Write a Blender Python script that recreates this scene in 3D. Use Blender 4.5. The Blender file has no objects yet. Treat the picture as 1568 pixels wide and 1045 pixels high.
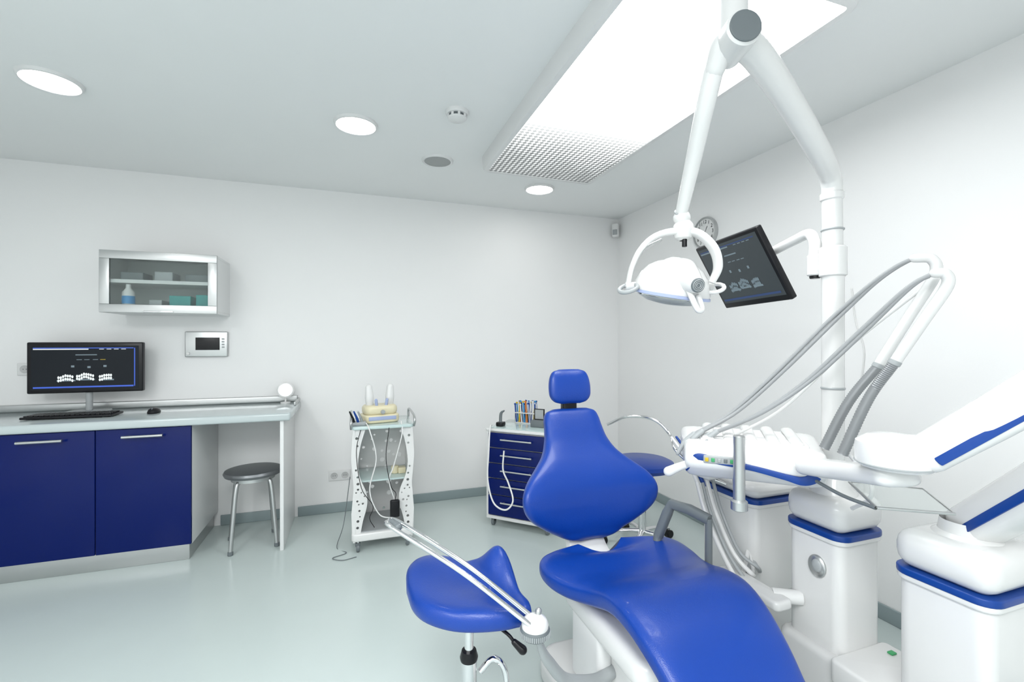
import bpy, bmesh, math, random
from mathutils import Vector, Matrix, Euler
random.seed(4)
V=Vector
sc=bpy.context.scene
COL=sc.collection
HGT=2.53
# ------------------------------------------------------------------ materials
MATS={}
def mat(name,col,rough=.5,metal=0.,emit=None,es=1.,trans=0.,alpha=1.,coat=0.,ior=1.45,noise=0.,nscale=20.,bump=0.,bscale=200.,spec=.5):
    if name in MATS: return MATS[name]
    m=bpy.data.materials.new(name);m.use_nodes=True
    nt=m.node_tree;b=nt.nodes['Principled BSDF']
    b.inputs['Base Color'].default_value=(*col,1)
    b.inputs['Roughness'].default_value=rough
    b.inputs['Metallic'].default_value=metal
    b.inputs['IOR'].default_value=ior
    b.inputs['Transmission Weight'].default_value=trans
    b.inputs['Alpha'].default_value=alpha
    b.inputs['Coat Weight'].default_value=coat
    b.inputs['Coat Roughness'].default_value=.10
    b.inputs['Specular IOR Level'].default_value=spec
    if emit:
        b.inputs['Emission Color'].default_value=(*emit,1);b.inputs['Emission Strength'].default_value=es
    if noise>0 or bump>0:
        tc=nt.nodes.new('ShaderNodeTexCoord')
    if noise>0:
        n=nt.nodes.new('ShaderNodeTexNoise');n.inputs['Scale'].default_value=nscale;n.inputs['Detail'].default_value=4
        nt.links.new(tc.outputs['Object'],n.inputs['Vector'])
        mx=nt.nodes.new('ShaderNodeMix');mx.data_type='RGBA'
        mx.inputs[6].default_value=(*[c*(1-noise) for c in col],1);mx.inputs[7].default_value=(*[min(1,c*(1+noise)) for c in col],1)
        nt.links.new(n.outputs['Fac'],mx.inputs[0]);nt.links.new(mx.outputs[2],b.inputs['Base Color'])
    if bump>0:
        n2=nt.nodes.new('ShaderNodeTexNoise');n2.inputs['Scale'].default_value=bscale
        nt.links.new(tc.outputs['Object'],n2.inputs['Vector'])
        bp=nt.nodes.new('ShaderNodeBump');bp.inputs['Strength'].default_value=bump;bp.inputs['Distance'].default_value=.002
        nt.links.new(n2.outputs['Fac'],bp.inputs['Height']);nt.links.new(bp.outputs['Normal'],b.inputs['Normal'])
    MATS[name]=m;return m
WALL=mat('wall_paint',(.85,.85,.85),.75,noise=.01,nscale=3,bump=.1,bscale=300)
CEIL=mat('ceiling_paint',(.84,.85,.85),.85,noise=.01,nscale=3)
FLOOR=mat('floor_epoxy',(.53,.60,.59),.22,noise=.04,nscale=2.5,bump=.03,bscale=40)
BASEB=mat('baseboard_vinyl',(.27,.33,.34),.4)
BLUE=mat('blue_upholstery',(.001,.040,.29),.34,bump=.3,bscale=350,noise=.08,nscale=6,spec=.5,coat=.12)
NAVY=mat('navy_gloss_panel',(.001,.009,.105),.22,noise=.03,nscale=3,spec=.25)
STRIPE=mat('blue_stripe',(.002,.045,.26),.35)
WHITE=mat('white_plastic',(.72,.72,.715),.25,coat=.25)
WHITEM=mat('white_matte',(.74,.74,.74),.45)
LAM=mat('laminate_white',(.74,.75,.75),.35)
TOPM=mat('countertop_light_grey',(.50,.56,.57),.15,coat=.3)
SIL=mat('brushed_aluminium',(.52,.53,.53),.32,metal=.9)
CHR=mat('chrome',(.75,.75,.76),.07,metal=1.)
STEEL=mat('grey_steel',(.19,.20,.21),.35,metal=.7)
GREY=mat('grey_plastic',(.14,.16,.17),.4)
LGREY=mat('light_grey_plastic',(.36,.38,.39),.35)
HOSE=mat('grey_hose',(.30,.31,.32),.4)
BLK=mat('black_plastic',(.008,.008,.010),.3,spec=.35)
DK=mat('dark_screen',(.005,.007,.009),.25,emit=(.008,.010,.013),es=1.,spec=.15)
EMW=mat('screen_white',(.5,.5,.5),.4,emit=(.6,.65,.65),es=.8)
EMG=mat('screen_scan_grey',(.10,.13,.15),.4,emit=(.12,.16,.18),es=.8)
EMB=mat('screen_blue',(.03,.08,.4),.4,emit=(.04,.09,.45),es=.7)
EMD=mat('screen_dim_blue',(.02,.035,.08),.4,emit=(.02,.04,.12),es=.8)
GLASS=mat('clear_glass',(.93,.97,.96),.02,trans=1.,ior=1.15)
FROST=mat('frosted_glass',(.88,.93,.92),.27,trans=.95,ior=1.10)
GLT=mat('green_tint_glass_shelf',(.52,.64,.63),.08,coat=.5)
CREAM=mat('cream_plastic',(.72,.66,.46),.35)
TEAL=mat('teal_box',(.03,.30,.29),.5)
CYAN=mat('cyan_bottle_label',(.03,.25,.55),.4)
YEL=mat('yellow_plastic',(.6,.42,.02),.4)
ORG=mat('orange_plastic',(.6,.16,.02),.4)
GRN=mat('green_plastic',(.05,.35,.13),.4)
LILAC=mat('lilac_plastic',(.36,.42,.62),.3)
DLM=mat('downlight_diffuser',(.9,.9,.9),.4,emit=(1,.98,.95),es=22.)
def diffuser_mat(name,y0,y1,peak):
    """prismatic diffuser: diamond grid; glow fades towards the far end, painting in the dimming of a slanting view"""
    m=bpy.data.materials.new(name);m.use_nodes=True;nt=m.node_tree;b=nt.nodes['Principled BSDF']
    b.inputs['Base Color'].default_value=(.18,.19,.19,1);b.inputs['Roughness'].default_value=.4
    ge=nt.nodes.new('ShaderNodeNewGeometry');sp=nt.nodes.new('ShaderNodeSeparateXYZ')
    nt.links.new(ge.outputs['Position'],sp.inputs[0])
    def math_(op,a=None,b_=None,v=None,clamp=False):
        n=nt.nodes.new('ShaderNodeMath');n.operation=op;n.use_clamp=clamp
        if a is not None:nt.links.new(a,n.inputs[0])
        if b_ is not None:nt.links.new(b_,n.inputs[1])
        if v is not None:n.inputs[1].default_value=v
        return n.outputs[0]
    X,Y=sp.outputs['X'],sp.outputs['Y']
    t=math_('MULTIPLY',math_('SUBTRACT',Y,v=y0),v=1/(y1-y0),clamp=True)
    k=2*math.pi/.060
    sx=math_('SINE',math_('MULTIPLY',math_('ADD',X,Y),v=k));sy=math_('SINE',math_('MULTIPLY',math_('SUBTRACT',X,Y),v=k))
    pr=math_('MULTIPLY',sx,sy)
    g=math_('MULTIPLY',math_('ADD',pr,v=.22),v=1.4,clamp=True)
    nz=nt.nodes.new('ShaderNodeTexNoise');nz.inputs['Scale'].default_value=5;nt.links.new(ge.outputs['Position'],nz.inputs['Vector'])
    st=math_('MULTIPLY',math_('POWER',t,v=3.6),v=peak)  # viewing-angle fade painted into the emission along the panel length
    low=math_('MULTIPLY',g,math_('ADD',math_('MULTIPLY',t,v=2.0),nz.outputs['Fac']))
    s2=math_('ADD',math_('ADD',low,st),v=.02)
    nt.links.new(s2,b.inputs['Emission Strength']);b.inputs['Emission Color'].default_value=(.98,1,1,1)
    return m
# ------------------------------------------------------------------ helpers
T=[Matrix.Identity(4)]
PAR=[None]
class group:
    def __init__(s,name,loc=(0,0,0),mtx=None):
        s.name=name;s.loc=V(loc);s.m=mtx
    def __enter__(s):
        e=bpy.data.objects.new(s.name,None);e.empty_display_size=.05;e.location=s.loc;COL.objects.link(e)
        PAR.append(e);T.append(T[-1]@(s.m if s.m is not None else Matrix.Identity(4)));return e
    def __exit__(s,*a):
        PAR.pop();T.pop()
def frame(x,y,z=0,rz=0): return Matrix.Translation((x,y,z))@Matrix.Rotation(math.radians(rz),4,'Z')
def finish(name,me,m,smooth=True,ang=38):
    me.transform(T[-1])
    if T[-1].determinant()<0: me.flip_normals()
    if m:me.materials.append(m)
    if smooth:
        me.shade_smooth();me.set_sharp_from_angle(angle=math.radians(ang))
    o=bpy.data.objects.new(name,me);COL.objects.link(o)
    p=PAR[-1]
    if p:
        o.parent=p;o.matrix_parent_inverse=Matrix.Translation(-p.location)
    return o
def mk(name,vs,fs,m,smooth=True,ang=38):
    me=bpy.data.meshes.new(name);me.from_pydata([tuple(v) for v in vs],[],fs);me.validate()
    bm=bmesh.new();bm.from_mesh(me);bmesh.ops.recalc_face_normals(bm,faces=bm.faces);bm.to_mesh(me);bm.free()
    return finish(name,me,m,smooth,ang)
def box(name,a,b,m,bev=0.,seg=3,taper=None):
    bm=bmesh.new();bmesh.ops.create_cube(bm,size=1)
    c=[(a[i]+b[i])/2 for i in range(3)];s=[abs(b[i]-a[i]) for i in range(3)]
    for v in bm.verts:
        k=1.
        if taper and v.co.z<0:k=taper
        v.co=V((v.co.x*s[0]*k+c[0],v.co.y*s[1]*k+c[1],v.co.z*s[2]+c[2]))
    if bev>0:
        bmesh.ops.bevel(bm,geom=bm.edges[:],offset=min(bev,min(s)*.49),segments=seg,profile=.5,affect='EDGES')
    me=bpy.data.meshes.new(name);bm.to_mesh(me);bm.free()
    return finish(name,me,m)
def rslab(name,a,b,m,rv,rt,seg=6):
    cx,cy=(a[0]+b[0])/2,(a[1]+b[1])/2;hx,hy=(b[0]-a[0])/2,(b[1]-a[1])/2
    def ring(ins,z):
        out=[];r=max(rv-ins,.001)
        for (sx,sy,a0) in((1,1,0),(-1,1,90),(-1,-1,180),(1,-1,270)):
            for i in range(seg+1):
                t=math.radians(a0+90*i/seg)
                out.append(V((cx+sx*(hx-rv)+r*math.cos(t),cy+sy*(hy-rv)+r*math.sin(t),z)))
        return out
    rings=[]
    for i in range(5):
        t=math.pi/2*i/4;rings.append(ring(rt*(1-math.sin(t)),a[2]+rt*(1-math.cos(t))))
    for i in range(5):
        t=math.pi/2*i/4;rings.append(ring(rt*(1-math.cos(t)),b[2]-rt*(1-math.sin(t))))
    n=len(rings[0]);vs=[v for r in rings for v in r];fs=[]
    for j in range(len(rings)-1):
        for i in range(n):fs.append((j*n+i,j*n+(i+1)%n,(j+1)*n+(i+1)%n,(j+1)*n+i))
    fs.append(tuple(range(n))[::-1]);fs.append(tuple((len(rings)-1)*n+i for i in range(n)))
    return mk(name,vs,fs,m)
def catm(pts,n=8):
    P=[V(p) for p in pts]
    if len(P)==2:return [P[0].lerp(P[1],i/n) for i in range(n+1)],[i/n for i in range(n+1)]
    out=[];tt=[]
    for i in range(len(P)-1):
        p0=P[i-1] if i else P[0]*2-P[1];p1=P[i];p2=P[i+1];p3=P[i+2] if i+2<len(P) else P[-1]*2-P[-2]
        for k in range(n):
            t=k/n
            out.append(.5*((2*p1)+(p2-p0)*t+(2*p0-5*p1+4*p2-p3)*t*t+(3*p1-p0-3*p2+p3)*t**3));tt.append(i+t)
    out.append(P[-1]);tt.append(len(P)-1);return out,tt
def sweep(name,pts,r,m,n=8,seg=12,up=None,ex=2.,closed=False,smoothpath=True,rib=None,rnd=False):
    if closed:pts=list(pts)+[pts[0]]
    if smoothpath:C,tt=catm(pts,n)
    else:C=[V(p) for p in pts];tt=list(range(len(C)))
    rs=r if isinstance(r,list) else [r]*len(pts)
    rs=[q if isinstance(q,tuple) else (q,q) for q in rs]
    R=[]
    for i,t in enumerate(tt):
        k=min(int(t),len(rs)-2);f=t-k
        a=rs[k][0]*(1-f)+rs[k+1][0]*f;b=rs[k][1]*(1-f)+rs[k+1][1]*f
        if rib and i%2:a*=rib;b*=rib
        R.append((a,b))
    if rnd:
        a=R[0];t0=(C[0]-C[1]).normalized();e=min(a)
        C2=[C[0]+t0*e*math.sin(q) for q in(1.5,1.2,.8,.4)];R2=[(a[0]*math.cos(q),a[1]*math.cos(q)) for q in(1.5,1.2,.8,.4)]
        z=R[-1];t1=(C[-1]-C[-2]).normalized();e1=min(z)
        C3=[C[-1]+t1*e1*math.sin(q) for q in(.4,.8,1.2,1.5)];R3=[(z[0]*math.cos(q),z[1]*math.cos(q)) for q in(.4,.8,1.2,1.5)]
        C=C2+C+C3;R=R2+R+R3
    vs=[];N=len(C);prev=None
    for i,p in enumerate(C):
        t=((C[min(i+1,N-1)]-C[max(i-1,0)])).normalized()
        if up is not None:
            s=t.cross(V(up)).normalized();q=s.cross(t)
        else:
            if prev is None:
                s=t.cross(V((0,0,1)))
                if s.length<.2:s=t.cross(V((1,0,0)))
                s.normalize()
            else:
                s=(prev-t*prev.dot(t)).normalized()
            prev=s;q=s.cross(t)
        for j in range(seg):
            a=2*math.pi*j/seg;c,sn=math.cos(a),math.sin(a)
            cx=math.copysign(abs(c)**(2/ex),c);sy=math.copysign(abs(sn)**(2/ex),sn)
            vs.append(p+s*cx*R[i][0]+q*sy*R[i][1])
    fs=[]
    for i in range(N-1):
        for j in range(seg):fs.append((i*seg+j,i*seg+(j+1)%seg,(i+1)*seg+(j+1)%seg,(i+1)*seg+j))
    if not closed:
        fs.append(tuple(range(seg))[::-1]);fs.append(tuple((N-1)*seg+j for j in range(seg)))
    return mk(name,vs,fs,m,ang=50)
def cyl(name,p0,p1,r,m,r1=None,seg=24,bev=.15):
    p0,p1=V(p0),V(p1);r1=r if r1 is None else r1;L=(p1-p0).length;e=min(bev*min(r,r1),L*.3)
    return lathe(name,[(r-e,0),(r,e),(r1,L-e),(r1-e,L)],p0,(p1-p0),m,seg,cap=True)
def lathe(name,prof,o,ax,m,seg=32,sc2=(1,1),cap=False):
    o=V(o);ax=V(ax).normalized()
    x=ax.cross(V((0,0,1)))
    if x.length<.01:x=V((1,0,0))
    x.normalize();y=ax.cross(x)
    vs=[];fs=[]
    for (r,h) in prof:
        for j in range(seg):
            a=2*math.pi*j/seg;vs.append(o+x*math.cos(a)*r*sc2[0]+y*math.sin(a)*r*sc2[1]+ax*h)
    for i in range(len(prof)-1):
        for j in range(seg):fs.append((i*seg+j,i*seg+(j+1)%seg,(i+1)*seg+(j+1)%seg,(i+1)*seg+j))
    if cap:
        fs.append(tuple(range(seg))[::-1]);fs.append(tuple((len(prof)-1)*seg+j for j in range(seg)))
    return mk(name,vs,fs,m)
def ell(name,c,r,m,M3=None,seg=28,rings=16):
    vs=[];fs=[];c=V(c)
    for i in range(rings+1):
        ph=math.pi*i/rings
        for j in range(seg):
            a=2*math.pi*j/seg;v=V((r[0]*math.sin(ph)*math.cos(a),r[1]*math.sin(ph)*math.sin(a),r[2]*math.cos(ph)))
            if M3 is not None:v=M3@v
            vs.append(c+v)
    for i in range(rings):
        for j in range(seg):fs.append((i*seg+j,i*seg+(j+1)%seg,(i+1)*seg+(j+1)%seg,(i+1)*seg+j))
    return mk(name,vs,fs,m,ang=180)
def interp(keys,t):
    k=0
    while k<len(keys)-2 and t>keys[k+1][0]:k+=1
    a,b=keys[k],keys[k+1];h=b[0]-a[0];f=(t-a[0])/h
    p=keys[k-1] if k else a;q=keys[k+2] if k+2<len(keys) else b
    out=[]
    for i in range(1,len(a)):
        ma=(b[i]-p[i])/(b[0]-p[0]) if b[0]!=p[0] else 0;mb=(q[i]-a[i])/(q[0]-a[0]) if q[0]!=a[0] else 0
        out.append((2*f**3-3*f*f+1)*a[i]+(f**3-2*f*f+f)*h*ma+(-2*f**3+3*f*f)*b[i]+(f**3-f*f)*h*mb)
    return out
def cushion(name,keys,fn,m,rows=40,seg=40,ex=2.8,deform=None):
    t0,t1=keys[0][0],keys[-1][0];vs=[];fs=[]
    for i in range(rows+1):
        f=.5-.5*math.cos(math.pi*i/rows)
        t=t0+(t1-t0)*f;v=interp(keys,t)
        c,U,N=fn(t,v)
        for j in range(seg):
            a=2*math.pi*j/seg;cc,ss=math.cos(a),math.sin(a)
            x=math.copysign(abs(cc)**(2/ex),cc);y=math.copysign(abs(ss)**(2/ex),ss)
            p=c+U*x*max(v[0],.0005)+N*y*max(v[1],.0005)
            if deform:p=deform(p,t,x,y,v)
            vs.append(p)
    for i in range(rows):
        for j in range(seg):fs.append((i*seg+j,i*seg+(j+1)%seg,(i+1)*seg+(j+1)%seg,(i+1)*seg+j))
    fs.append(tuple(range(seg))[::-1]);fs.append(tuple(rows*seg+j for j in range(seg)))
    return mk(name,vs,fs,m,ang=75)
def plate(name,outer,holes,th,m,mtx):
    cu=bpy.data.curves.new('tmp','CURVE');cu.dimensions='2D';cu.fill_mode='BOTH';cu.extrude=th/2
    def sp(pts):
        s=cu.splines.new('POLY');s.points.add(len(pts)-1)
        for i,p in enumerate(pts):s.points[i].co=(p[0],p[1],0,1)
        s.use_cyclic_u=True
    sp(outer)
    for (x,y,r) in holes:sp([(x+r*math.cos(2*math.pi*i/14),y+r*math.sin(2*math.pi*i/14)) for i in range(14)])
    ob=bpy.data.objects.new('tmp',cu);COL.objects.link(ob)
    dg=bpy.context.evaluated_depsgraph_get();me=bpy.data.meshes.new_from_object(ob.evaluated_get(dg))
    bpy.data.objects.remove(ob);me.transform(mtx);me.name=name
    me.materials.clear()
    return finish(name,me,m,ang=30)
def quad(name,o,a,b,m):
    o,a,b=V(o),V(a),V(b);return mk(name,[o,o+a,o+a+b,o+b],[(0,1,2,3)],m,smooth=False)
# ------------------------------------------------------------------ room
XR,YB,XL,YF=2.43,3.875,-3.0,-1.7
box('floor',(XL-.1,YF-.1,-.1),(XR+.1,YB+.1,0),FLOOR)
box('ceiling',(XL-.1,YF-.1,HGT),(XR+.1,YB+.1,HGT+.1),CEIL)
box('wall_back',(XL-.1,YB,0),(XR+.1,YB+.1,HGT),WALL)
box('wall_right',(XR,YF,0),(XR+.1,YB,HGT),WALL)
box('wall_left',(XL-.1,YF,0),(XL,YB,HGT),WALL)
box('wall_front',(XL-.1,YF-.1,0),(XR+.1,YF,HGT),WALL)
box('baseboard_back',(-.40,YB-.012,0),(XR-.012,YB,.075),BASEB,.004)
box('baseboard_back_nook',(-.915,YB-.012,0),(-.445,YB,.075),BASEB,.004)
box('baseboard_right',(XR-.012,YF,0),(XR,YB,.075),BASEB,.004)
box('baseboard_left',(XL,YF,0),(XL+.012,3.2,.075),BASEB,.004)
# ------------------------------------------------------------------ ceiling luminaires
UNI=mat('fill_luminaire_diffuser',(.8,.8,.8),.5,emit=(.98,1,1),es=16.5)  # glow of the added, unseen fill fixtures only
def luminaire(name,x0,x1,y0,y1,prism=True):
    z0,z1=2.445,HGT
    with group(name,((x0+x1)/2,(y0+y1)/2,HGT)):
        w=.034
        prof=[(0,z0+.014),(.006,z0+.002),(.014,z0),(w,z0),(w,z0+.010),(w+.01,z0+.05),(.03,z1),(-.004,z1),(-.004,z0+.055)]
        def rr(ins,z):
            out=[];r=.05;
            for (cx,cy,a0) in((x1,y1,0),(x0,y1,90),(x0,y0,180),(x1,y0,270)):
                sx=1 if cx==x1 else -1;sy=1 if cy==y1 else -1
                for i in range(6):
                    t=math.radians(a0+18*i);q=max(r-ins,.004)
                    out.append(V((cx-sx*(r)+q*math.cos(t),cy-sy*(r)+q*math.sin(t),z)))
            return out
        rings=[rr(i,z) for i,z in prof];n=len(rings[0]);vs=[v for r in rings for v in r];fs=[]
        for j in range(len(rings)):
            k=(j+1)%len(rings)
            for i in range(n):fs.append((j*n+i,j*n+(i+1)%n,k*n+(i+1)%n,k*n+i))
        mk('frame',vs,fs,WHITEM)
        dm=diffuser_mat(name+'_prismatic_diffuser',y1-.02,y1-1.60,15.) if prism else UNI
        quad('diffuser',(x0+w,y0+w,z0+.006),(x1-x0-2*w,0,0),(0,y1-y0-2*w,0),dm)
luminaire('unseen_fill_luminaire',.785,1.575,1.03,2.88)
luminaire('unseen_fill_luminaire',-2.1,-1.34,-1.2,.65,False)  # added out of view, left of and behind the camera, as fill light
luminaire('unseen_fill_luminaire',-.55,.21,-1.45,.40,False)  # second added fixture, unseen overhead and behind, to flatten the lighting
def downlight(x,y,r=.115):
    with group('recessed_downlight',(x,y,HGT)):
        lathe('trim_ring',[(r*.86,-.012),(r*.9,-.016),(r*.97,-.012),(r,-.003),(r,.0)],(x,y,HGT),(0,0,1),WHITEM,40)
        lathe('diffuser',[(.0001,-.013),(r*.86,-.0135),(r*.86,-.010)],(x,y,HGT),(0,0,1),DLM,40)
for p in((-1.29,2.64),(.015,2.63),(1.36,3.28),(-1.29,1.2)):downlight(*p)  # last downlight is out of view, added for extra soft light
with group('ceiling_speaker_vent',(.521,2.989,HGT)):
    lathe('rim',[(.085,-.010),(.095,-.014),(.102,-.008),(.104,0)],(.521,2.989,HGT),(0,0,1),WHITEM,40)
    lathe('grille',[(.0001,-.009),(.085,-.009),(.085,-.002)],(.521,2.989,HGT),(0,0,1),mat('grille_grey',(.38,.39,.39),.7,bump=.4,bscale=500),40)
with group('smoke_detector',(.505,2.32,HGT)):
    o=(.505,2.32,HGT);lathe('base',[(.0001,-.02),(.055,-.02),(.06,-.012),(.06,0)],o,(0,0,1),WHITEM)
    lathe('slots',[(.0001,-.034),(.043,-.034),(.043,-.02)],o,(0,0,1),GREY)
    for k in range(8):
        a=k*math.pi/4;box('fin',(o[0]+.044*math.cos(a)-.006,o[1]+.044*math.sin(a)-.006,HGT-.036),(o[0]+.044*math.cos(a)+.006,o[1]+.044*math.sin(a)+.006,HGT-.018),WHITEM,.002)
    lathe('cap',[(.0001,-.052),(.03,-.050),(.046,-.042),(.048,-.034),(.04,-.032)],o,(0,0,1),WHITEM)
with group('motion_sensor',(2.37,3.83,2.41)):
    T.append(frame(2.365,3.815,2.405,-45))
    box('body',(-.033,-.02,-.065),(.033,.03,.065),WHITEM,.012)
    box('lens',(-.022,-.028,-.045),(.022,-.018,.005),LGREY,.006)
    T.pop()
# ------------------------------------------------------------------ counter + cabinets
with group('wall_counter_cabinet',(-1.6,3.55,0)):
    box('countertop',(-2.98,3.25,.838),(-.38,YB,.888),TOPM,.012)
    box('backsplash_upstand',(-2.98,YB-.03,.888),(-.40,YB,.935),SIL,.006)
    box('side_upstand',(-.40,3.60,.888),(-.385,YB,.915),SIL,.004)
    box('support_panel',(-.444,3.275,0),(-.422,YB,.838),LAM,.002)
    box('carcass',(-2.95,3.30,.11),(-.93,YB-.005,.838),LAM,.002)
    box('kick_plinth',(-2.95,3.335,0),(-.955,YB-.01,.11),SIL,.002)
    for i,(a,b) in enumerate(((-1.398,-.93),(-1.868,-1.402),(-2.338,-1.872),(-2.808,-2.342))):
        box('door_panel',(a,3.275,.115),(b,3.297,.834),NAVY,.003)
        c=(a+b)/2
        cyl('door_handle',(c-.10,3.24,.792),(c+.10,3.24,.792),.008,SIL)
        for s in(-.085,.085):cyl('handle_post',(c+s,3.24,.792),(c+s,3.28,.792),.005,CHR)
    box('shadow_gap',(-2.95,3.29,.834),(-.93,3.32,.838),GREY)
with group('round_metal_stool',(-.63,3.45,0)):
    c=V((-.628,3.46,0))
    lathe('seat',[(.0001,.46),(.15,.46),(.168,.466),(.175,.482),(.168,.496),(.14,.502),(.0001,.502)],c,(0,0,1),STEEL,40)
    lathe('seat_ring',[(.11,.435),(.13,.435),(.13,.462),(.11,.462)],c,(0,0,1),SIL)
    for k in range(4):
        a=math.radians(45+90*k+12);d=V((math.cos(a),math.sin(a),0))
        sweep('leg',[c+d*.02+V((0,0,.445)),c+d*.11+V((0,0,.44)),c+d*.14+V((0,0,.40)),c+d*.165+V((0,0,.2)),c+d*.185+V((0,0,.012))],.013,SIL,n=6)
        cyl('foot',c+d*.1855+V((0,0,0)),c+d*.184+V((0,0,.025)),.016,GREY)
with group('wall_cabinet',(-1.17,3.7,1.72)):
    x0,x1,y0,z0,z1=-1.491,-.857,3.53,1.53,1.92
    th=.018
    box('top',(x0,y0+.02,z1-th),(x1,YB,z1),LAM,.002);box('bottom',(x0,y0+.02,z0),(x1,YB,z0+th),LAM,.002)
    box('side_left',(x0,y0+.02,z0+th),(x0+th,YB,z1-th),LAM);box('side_right',(x1-th,y0+.02,z0+th),(x1,YB,z1-th),LAM)
    box('back',(x0+th,YB-.01,z0+th),(x1-th,YB,z1-th),mat('cabinet_back',(.62,.66,.65),.6))
    box('shelf',(x0+th,y0+.025,1.720),(x1-th,YB-.01,1.742),WHITEM)
    f=.052
    box('frame_top',(x0,y0,z1-f),(x1,y0+.02,z1),SIL,.002);box('frame_bottom',(x0,y0,z0),(x1,y0+.02,z0+f),SIL,.002)
    box('frame_left',(x0,y0,z0+f),(x0+f,y0+.02,z1-f),SIL,.002);box('frame_right',(x1-f,y0,z0+f),(x1,y0+.02,z1-f),SIL,.002)
    box('frosted_glass',(x0+f,y0+.008,z0+f),(x1-f,y0+.012,z1-f),FROST)
    box('handle_strip',(-1.26,y0-.008,z0+.004),(-1.10,y0,z0+.012),CHR,.002)
    lathe('bottle',[(.0001,0),(.03,0),(.033,.01),(.033,.115),(.014,.14),(.014,.165),(.0001,.165)],(-1.36,3.585,z0+th),(0,0,1),WHITE)
    lathe('bottle_label',[(.0338,.04),(.0338,.09)],(-1.36,3.585,z0+th),(0,0,1),CYAN)
    for x,w,h,m_ in((-1.25,.07,.07,LGREY),(-1.14,.12,.10,TEAL),(-.99,.08,.11,TEAL)):box('supply_box',(x,3.58,z0+th),(x+w,3.73,z0+th+h),m_,.004)
    for x,w,h,m_ in((-1.40,.12,.05,GREY),(-1.22,.1,.06,LGREY),(-1.05,.13,.05,GREY)):box('supply_box',(x,3.58,1.742),(x+w,3.73,1.742+h),m_,.004)
def screen_ui(o,a,b,n,bright=True):
    o,a,b,n=V(o),V(a),V(b),V(n)*.0012
    def q(nm,x,y,w,h,m_):quad(nm,o+n+a*x+b*y,a*w,b*h,m_)
    W=EMW if bright else EMG
    BL=EMB if bright else EMD
    q('title_bar',.02,.045,.93,.018,BL);q('address_bar',.02,.07,.50,.022,W)
    q('task_bar',.02,.925,.93,.035,BL)
    if bright:q('side_scrollbar',.955,.05,.010,.9,BL)
    for k in range(4):q('ui_menu',.62+.07*k,.075,.045,.012,W)
    q('ui_heading',.40,.20,.20,.02,EMG)
    for k,x in enumerate((.41,.48,.56,.63)):q('ui_text',x,.315,.05,.012,YEL if k==3 and bright else EMG)
    for k in range(3):q('ui_caption',.36+.15*k,.45+.02*(k%2),.03,.045,EMG)
    vs=[];fs=[]
    def tooth(x,y,w,h):
        i0=len(vs)
        for i in range(8):
            t=2*math.pi*i/8+.39
            vs.append(o+n*1.5+a*(x+w*math.cos(t))+b*(y+h*math.sin(t)))
        fs.append(tuple(range(i0,i0+8)))
    rr=random.Random(11)
    for cx,cy,N in((.32,.74,7),(.50,.71,8),(.69,.73,6)):
        for i in range(N):
            for r in range(2):tooth(cx+(i-N/2)*.021,cy+(r-.5)*.07+.02*math.cos(i*.9)+rr.uniform(-.01,.01),.0105,.034)
    mk('dental_scan_teeth',vs,fs,W,smooth=False)
    q('scan_gums',.23,.78,.17,.03,EMG);q('scan_gums',.42,.765,.16,.03,EMG);q('scan_gums',.62,.775,.14,.03,EMG)
with group('desktop_monitor',(-1.62,3.70,.888)):
    T.append(frame(-1.62,3.70,0,0))
    box('housing',(-.30,-.014,1.018),(.30,.028,1.342),BLK,.008)
    quad('screen',(-.278,-.0155,1.040),(.556,0,0),(0,0,.280),DK)
    screen_ui((-.278,-.0155,1.320),(.556,0,0),(0,0,-.28),(0,-1,0))
    cyl('neck',(0,.02,.90),(0,.02,1.05),.018,LGREY);rslab('foot',(-.11,-.07,.888),(.11,.09,.900),LGREY,.05,.005)
    T.pop()
with group('keyboard',(-1.55,3.46,.888)):
    T.append(frame(-1.60,3.50,.888,-2))
    box('body',(-.22,-.075,.004),(.22,.075,.018),BLK,.005)
    for r in range(5):
        for c in range(17):box('key',(-.208+c*.0246,-.062+r*.0255,.018),(-.208+c*.0246+.0205,-.062+r*.0255+.021,.024),BLK,.0015,seg=1)
    for x in(-.18,.18):box('foot',(x-.01,-.06,0),(x+.01,-.05,.006),GREY);box('foot',(x-.01,.05,0),(x+.01,.06,.006),GREY)
    T.pop()
with group('computer_mouse',(-1.2,3.5,.888)):
    lathe('shell',[(.052,0),(.054,.008),(.045,.024),(.025,.033),(.0001,.035)],(-1.205,3.53,.888),(0,0,1),BLK,sc2=(.62,1))
    ell('wheel',(-1.205,3.50,.918),(.004,.010,.008),GREY)
with group('round_vanity_mirror',(-.475,3.78,.888)):
    c=V((-.475,3.78,.985))
    lathe('mirror_disc',[(.0001,-.012),(.05,-.012),(.059,-.006),(.06,.004),(.052,.010),(.048,.010)],c,(.1,-1,.1),WHITE,36)
    lathe('mirror_face',[(.0001,.009),(.050,.009)],c,(.1,-1,.1),mat('mirror_face',(.70,.72,.73),.15,metal=.5),36)
    cyl('stem',(-.475,3.785,.895),(-.475,3.785,.94),.006,WHITE);lathe('foot',[(.0001,0),(.035,0),(.035,.006),(.0001,.012)],(-.475,3.785,.888),(0,0,1),WHITE)
with group('intercom_panel',(-1.0,3.86,1.32)):
    box('housing',(-1.131,3.845,1.236),(-.865,YB,1.418),SIL,.006)
    box('screen',(-1.065,3.842,1.285),(-.915,3.846,1.375),BLK,.001)
    for k in range(4):box('button',(-.902,3.841,1.30+k*.02),(-.885,3.846,1.31+k*.02),LGREY,.001)
    cyl('call_button',(-1.11,3.846,1.26),(-1.11,3.840,1.26),.01,WHITE)
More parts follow.
